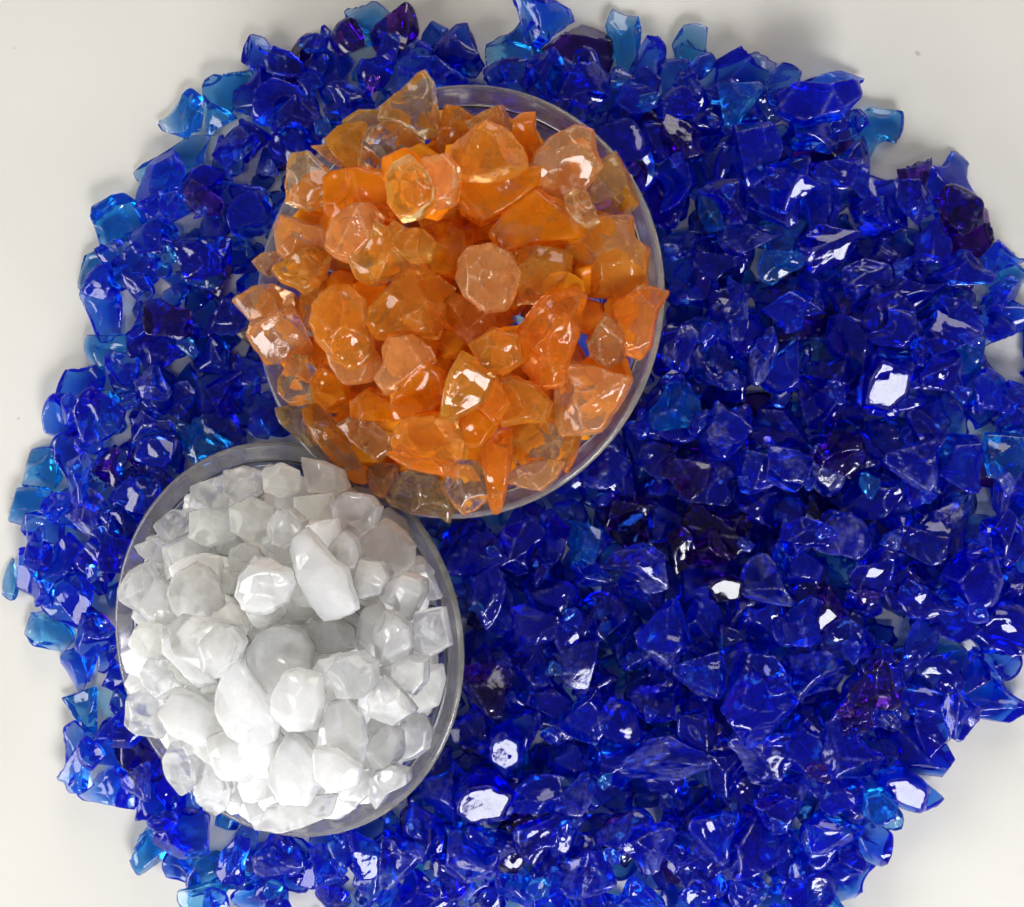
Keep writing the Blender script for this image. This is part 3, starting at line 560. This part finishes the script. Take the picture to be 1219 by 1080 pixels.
WHITE = [
 ('c', 'greyish clear crystal at the top rim, left of the squarish ones', [(230,580),(262,568),(280,575),(278,600),(255,612),(232,605)]),
 ('c', 'clear squarish crystal beneath the top rim, left one of a pair', [(268,562),(290,556),(308,562),(310,585),(290,598),(270,590)]),
 ('g', 'clear squarish crystal beneath the top rim, right one of a pair', [(316,560),(335,552),(352,560),(354,585),(335,592),(318,585)]),
 ('c', 'clear crystal by the upper left rim above the flat grey one', [(185,625),(205,608),(225,610),(232,630),(215,645),(195,645)]),
 ('c', 'flat grey crystal against the upper left rim', [(163,650),(185,640),(196,652),(195,670),(180,668),(168,658)]),
 ('g', 'grey rounded crystal high in the heap below the rim squares', [(275,605),(300,592),(322,605),(322,632),(300,645),(278,632)]),
 ('g', 'wide greyish crystal left of the tall shard top', [(228,612),(255,602),(275,612),(277,640),(250,650),(230,640)]),
 ('g', 'bluish grey crystal directly under the orange glass edge', [(360,546),(385,550),(405,560),(413,580),(395,588),(370,585)]),
 ('g', 'grey oblong block near the top of the heap', [(353,593),(395,588),(399,605),(391,618),(355,618)]),
 ('c', 'dusky clear lump near the upper right rim', [(400,600),(415,588),(440,592),(451,605),(446,625),(425,638),(404,630)]),
 ('g', 'large flat greyish crystal by the right rim below the orange glass', [(425,640),(460,620),(480,635),(491,650),(489,670),(475,681),(445,681),(429,665)]),
 ('c', 'thin clear splinter against the right rim', [(497,676),(507,673),(523,710),(511,712),(500,695)]),
 ('m', 'pale crystal with a hooked top above the tall shard', [(320,625),(335,608),(350,607),(363,620),(363,640),(345,651),(324,645)]),
 ('m', 'rounded pale crystal right of the tall shard', [(395,650),(410,632),(425,640),(431,660),(426,680),(416,700),(408,690),(400,665)]),
 ('m', 'striped pale block right of the tall shard', [(424,692),(432,665),(455,670),(463,685),(456,705),(430,713)]),
 ('m', 'cloudy rough crystal right of the striped block', [(450,700),(470,690),(485,680),(506,690),(508,705),(490,736),(465,731)]),
 ('m', 'pale crystal with a pointed top right in the upper left part', [(196,652),(230,635),(249,650),(256,668),(235,676),(213,681),(198,690)]),
 ('m', 'yellowish white flake upper left of the heap centre', [(277,661),(292,646),(305,652),(314,665),(290,669)]),
 ('m', 'wide milky crystal in the middle left, low in the heap', [(205,745),(225,735),(262,740),(285,752),(280,785),(245,795),(220,775)]),
 ('m', 'milky crystal left of the glinting round one', [(211,700),(217,682),(235,672),(249,680),(259,700),(263,722),(252,739),(225,741),(211,725)]),
 ('m', 'round milky crystal with a white glint left of the tall shard', [(283,710),(290,682),(305,664),(322,668),(346,680),(350,695),(341,715),(320,728),(298,729)]),
 ('c', 'translucent bluish crystal on the left rim', [(147,700),(160,680),(178,670),(188,690),(176,715),(168,729),(150,713)]),
 ('g', 'grey cloudy crystal by the left rim below the bright one', [(160,757),(170,742),(190,745),(197,760),(196,785),(174,783),(161,770)]),
 ('s', 'bright lumpy crystal near the left rim', [(170,720),(180,700),(192,688),(211,700),(213,715),(218,735),(205,751),(189,746),(171,733)]),
 ('c', 'clear curled crystal near the lower left rim above the cube', [(170,800),(180,780),(200,782),(216,800),(213,820),(190,831),(174,815)]),
 ('s', 'ridged snow white crystal in the left half', [(195,752),(212,750),(229,770),(241,785),(256,810),(235,816),(214,791),(197,775)]),
 ('m', 'milky crystal under the middle, right of the large round one', [(372,740),(400,735),(420,748),(422,770),(400,782),(378,775)]),
 ('m', 'oval milky crystal in the right half', [(447,745),(460,727),(475,730),(491,745),(493,765),(486,785),(465,796),(449,780)]),
 ('c', 'bright glassy cube by the right rim', [(498,733),(528,728),(534,765),(516,776),(499,771)]),
 ('g', 'clear curved crystal at the right rim below the cube', [(507,795),(525,793),(528,810),(521,838),(500,846),(491,830)]),
 ('m', 'pale crystal with a pointed right end', [(450,797),(485,780),(509,785),(509,810),(495,826),(470,821)]),
 ('m', 'triangular milky crystal with a lit ridge at the right', [(440,832),(458,806),(476,825),(493,846),(470,861),(445,851)]),
 ('m', 'round milky crystal in the middle', [(301,772),(320,750),(345,743),(363,752),(373,770),(371,800),(350,823),(315,821),(303,800)]),
 ('c', 'round glassy translucent crystal right of the middle', [(392,800),(405,780),(430,777),(448,790),(446,815),(430,829),(405,829)]),
 ('m', 'milky upright crystal left of the middle', [(243,765),(262,743),(276,748),(287,765),(281,785),(262,800),(246,797)]),
 ('s', 'crystal with a rough bright top below the round middle one', [(327,825),(340,803),(355,797),(383,805),(384,840),(376,866),(345,869),(325,850)]),
 ('m', 'milky faceted crystal at the lower right', [(480,850),(505,850),(514,870),(511,890),(495,901),(480,906),(474,880)]),
 ('s', 'snow white crystal with a tapering top at the lower right', [(385,862),(395,840),(412,833),(429,855),(436,880),(429,906),(405,911),(382,890)]),
 ('s', 'lower right snow white crystal with a clear side', [(445,875),(465,858),(480,870),(479,900),(465,916),(448,916),(436,895)]),
 ('s', 'broad snow white crystal left of the lower middle', [(196,847),(212,822),(235,830),(262,850),(266,876),(240,886),(209,871)]),
 ('s', 'snow white crystal below the large pointed one', [(250,880),(275,870),(305,885),(312,915),(290,930),(262,915)]),
 ('c', 'clear sparkling crystal on the lower left rim', [(198,900),(205,885),(222,885),(236,905),(238,930),(215,947),(202,925)]),
 ('c', 'long clear prism over the lower left rim', [(230,900),(248,892),(262,915),(273,940),(269,961),(255,969),(240,956),(234,925)]),
 ('c', 'small clear crystal at the bottom beside the long prism', [(270,925),(288,922),(300,938),(292,955),(275,952)]),
 ('c', 'thin clear lavender plate over the bottom rim', [(300,936),(320,943),(324,960),(313,986),(305,986),(292,950)]),
 ('m', 'white wedge over the bottom rim', [(313,985),(322,960),(340,955),(365,950),(399,948),(391,970),(365,981),(340,988)]),
 ('s', 'snow white lump at the lower middle', [(335,890),(345,872),(362,885),(376,905),(381,930),(366,956),(340,956),(325,930),(328,905)]),
 ('s', 'snow white crystal beside the lump at the lower middle', [(378,890),(402,893),(430,912),(425,932),(398,940),(380,925)]),
 ('m', 'pale jagged crystal above the bottom rim', [(405,936),(420,920),(440,917),(444,940),(425,958),(407,949)]),
 ('m', 'pale forked crystal by the lower right rim', [(445,920),(465,912),(486,919),(486,931),(465,941),(450,961),(442,945)]),
 ('c', 'clear cube with a bright top jutting over the left rim', [(152,862),(155,830),(170,823),(190,828),(197,845),(201,868),(192,877),(165,873)]),
 ('s', 'largest snow white crystal, pointed top, in the lower left middle', [(263,820),(275,790),(283,776),(300,795),(316,820),(329,850),(326,876),(300,887),(275,872),(261,845)]),
 ('s', 'tall white shard standing out above the middle', [(352,655),(356,642),(368,631),(385,650),(400,668),(413,675),(424,710),(426,722),(405,733),(387,736),(371,715),(362,690)]),
]
def heap(items, mats, mask, zf, name, cat, group, fill, fill_r, cen, dyes, base_thick, fill_label, grow):
    HF[:] = -1; HF[mask] = zf[mask]
    out = []
    k = 0; rs = random.Random(11)
    pts = []
    tries = 0
    while len(pts) < fill and tries < 9000:
        tries += 1; a = rs.uniform(0, 6.28); r = math.sqrt(rs.random())
        x, y = cen[0]+cen[2]*r*math.cos(a), cen[1]+cen[3]*r*math.sin(a)
        if any((x-p)**2+(y-q_)**2 < fill_r**2 for p, q_ in pts): continue
        pts.append((x, y))
    fillers = []
    small = 0.84 if base_thick < .0046 else 1.0
    for x, y in pts+[(x+rs.uniform(-14, 14)+fill_r*.5, y+rs.uniform(-14, 14)) for x, y in pts if in_ell(x+fill_r*.5, y, cen[:2], cen[2]*.8, cen[3]*.8)]:
        s = rs.uniform(20, 30)*small; nn = rs.randint(6, 9); a0 = rs.uniform(0, 6)
        fillers.append((rs.choice(dyes), None, [(x+s*rs.uniform(.75, 1.15)*math.cos(a0+i*6.283/nn), y+s*rs.uniform(.7, 1.1)*math.sin(a0+i*6.283/nn)) for i in range(nn)]))
    for j, (dye, label, poly) in enumerate(fillers+items):
        poly = np.array(poly, float); cu = poly.mean(0)
        z = 0.02; seed = 3000+j*7+len(items)
        ribs = bool(label) and ('ribbed' in label or 'striated' in label)
        span = poly.max(0)-poly.min(0)
        for it in range(7):
            P3 = np.array([place(a, b, z) for a, b in poly]); c3 = place(cu[0], cu[1], z)
            if it in (0, 2):
                t = base_thick*min(1.0, min(span)/42.0)
                V, rd = slab(seed, 4, (P3-c3)[:, :2]*grow, t, ribs, half_vector(c3) if label and ('highlight' in label or 'a white glint' in label) else None)
            zz = drop(V+np.array([c3[0], c3[1], 0]), j, 80, commit=False)
            if abs(zz-z) < 0.0002: break
            z = z+(zz-z)*(1.0 if it == 0 else 0.6)
        c3 = place(cu[0], cu[1], z); drop(V+np.array([c3[0], c3[1], 0]), j, 80, fixed=z); zz = z
        me = mesh_from(name, V, F4, [mats[dye]], rd); o = bpy.data.objects.new(name, me); S.collection.objects.link(o)
        o.location = (c3[0], c3[1], zz)
        set_props(o, label or fill_label(cu, dye, j), cat, group)
        out.append(o)
    return out
DN = {'f': 'cloudy orange', 'e': 'cloudy deep orange', 'o': 'orange', 'd': 'deep orange', 'r': 'red orange', 'a': 'amber', 'p': 'peach', 'c': 'pale clear', 'm': 'milky', 'h': 'cloudy', 's': 'snow white', 'g': 'greyish'}
NUM = ['twelve', 'one', 'two', 'three', 'four', 'five', 'six', 'seven', 'eight', 'nine', 'ten', 'eleven']
def oclock(c, cen):
    h = round((math.degrees(math.atan2(c[0]-cen[0], cen[1]-c[1])) % 360)/15) % 24
    return ('half past ' if h % 2 else '')+NUM[h//2]
def fill_label(what, cen, rad):
    def f(c, dye, j):
        r = math.hypot((c[0]-cen[0]), (c[1]-cen[1]))/rad
        w = 'by the middle' if r < .33 else 'halfway out' if r < .66 else 'by the rim'
        return f'{DN[dye]} {what} crystal low in heap, {w} at {oclock(c, cen)}'
    return f
heap(ORANGE, OR, mO, zO, 'orange_crystal', 'crystal', 'orange crystals in the watch glass', 85, 34, (540, 355, 200, 212), 'fefef', 0.0048, fill_label('orange', OC, 240), 1.09)
heap(WHITE, WH, mW, zW, 'white_crystal', 'crystal', 'white crystals in the watch glass', 140, 24, (338, 768, 168, 198), 'hhgh', 0.0046, fill_label('white', WC, 215), 1.10)

# ------------------------------------------------------------------ blue objects: the 300 that show largest singly, the others as one bed
SH = lambda b: 'long' if b['asp'] > 1.5 else 'squat' if b['asp'] < 1.15 else 'chunky'
DB = {'c': 'pale cyan blue', 'b': 'royal blue', 'n': 'dark navy', 'v': 'violet tinted', 'g': 'dusty frosted blue'}
order = sorted(range(len(BLUES)), key=lambda i: -BLUES[i]['seen'])
single = set(order[:293])
def blue_label(b):
    x, y = b['px']; do = math.hypot((x-OC[0])/235, (y-OC[1])/252); dw = math.hypot((x-WC[0])/202, (y-WC[1])/230)
    sz = 'big' if b['size'] > 66 else 'small' if b['size'] < 44 else 'medium'
    cen, nm, d = (OC, 'orange', (do-1)*240) if do <= dw else (WC, 'white', (dw-1)*215)
    if b['tag'] == 'edge': where = f"on the spill's outer edge at {oclock((x, y), (620, 540))}"
    else:
        k = ['touching', 'first ring from', 'second ring from', 'third ring from', 'fourth ring from', 'fifth ring from', 'sixth ring from', 'seventh ring from', 'eighth ring from', 'ninth ring from', 'tenth ring from', 'eleventh ring from', 'twelfth ring from'][min(12, max(0, int(d/46)))]
        where = f"{k} {nm} heap, towards {oclock((x, y), cen)}"
    return f"{sz} {SH(b)} {DB[b['dye']]} crystal {where}"
SV, SF, SR, SM = [], [], [], []; off = 0; keys = 'cbnvg'
for i, b in enumerate(BLUES):
    if i in single:
        o = bpy.data.objects.new('blue_crystal', PMESH[b['p']]); S.collection.objects.link(o)
        M = b['M']/UNIT; o.matrix_world = Matrix([[*M[0], b['t'][0]], [*M[1], b['t'][1]], [*M[2], b['t'][2]], [0, 0, 0, 1]])
        o.material_slots[0].link = 'OBJECT'; o.material_slots[0].material = BL[b['dye']]
        set_props(o, blue_label(b), 'crystal', 'blue crystals spilled on the table')
    else:
        V, rd = PROTO[b['p']][1]; P = V@b['M'].T+np.array(b['t']); f = F3
        if np.linalg.det(b['M']) < 0: f = F3[:, ::-1]
        SV.append(P); SF.append(f+off); SR.append(rd); SM.append(np.full(len(f), keys.index(b['dye']))); off += len(P)
bed = bpy.data.objects.new('blue_crystal_bed', mesh_from('blue_crystal_bed', np.concatenate(SV), np.concatenate(SF), [BL[k] for k in keys], np.concatenate(SR), np.concatenate(SM)))
S.collection.objects.link(bed); set_props(bed, 'many more blue crystals lying under and between the larger ones', 'crystals', None, 'stuff')
print('BLUES', len(BLUES), 'HF max')

# labels that still coincide: tell them apart by their place
groups = {}
for o in S.collection.objects:
    if 'label' in o: groups.setdefault(o['label'], []).append(o)
for lb, os_ in groups.items():
    if len(os_) < 2: continue
    os_.sort(key=lambda o: o.matrix_basis.translation.x)
    names = ['leftmost'] + (['middle'] if len(os_) == 3 else [NUM[i+1]+'th from left' for i in range(1, len(os_)-1)]) + ['rightmost']
    for o, nm in zip(os_, names): o['label'] = nm.replace('twoth', 'second').replace('threeth', 'third').replace('fiveth', 'fifth')+' '+lb
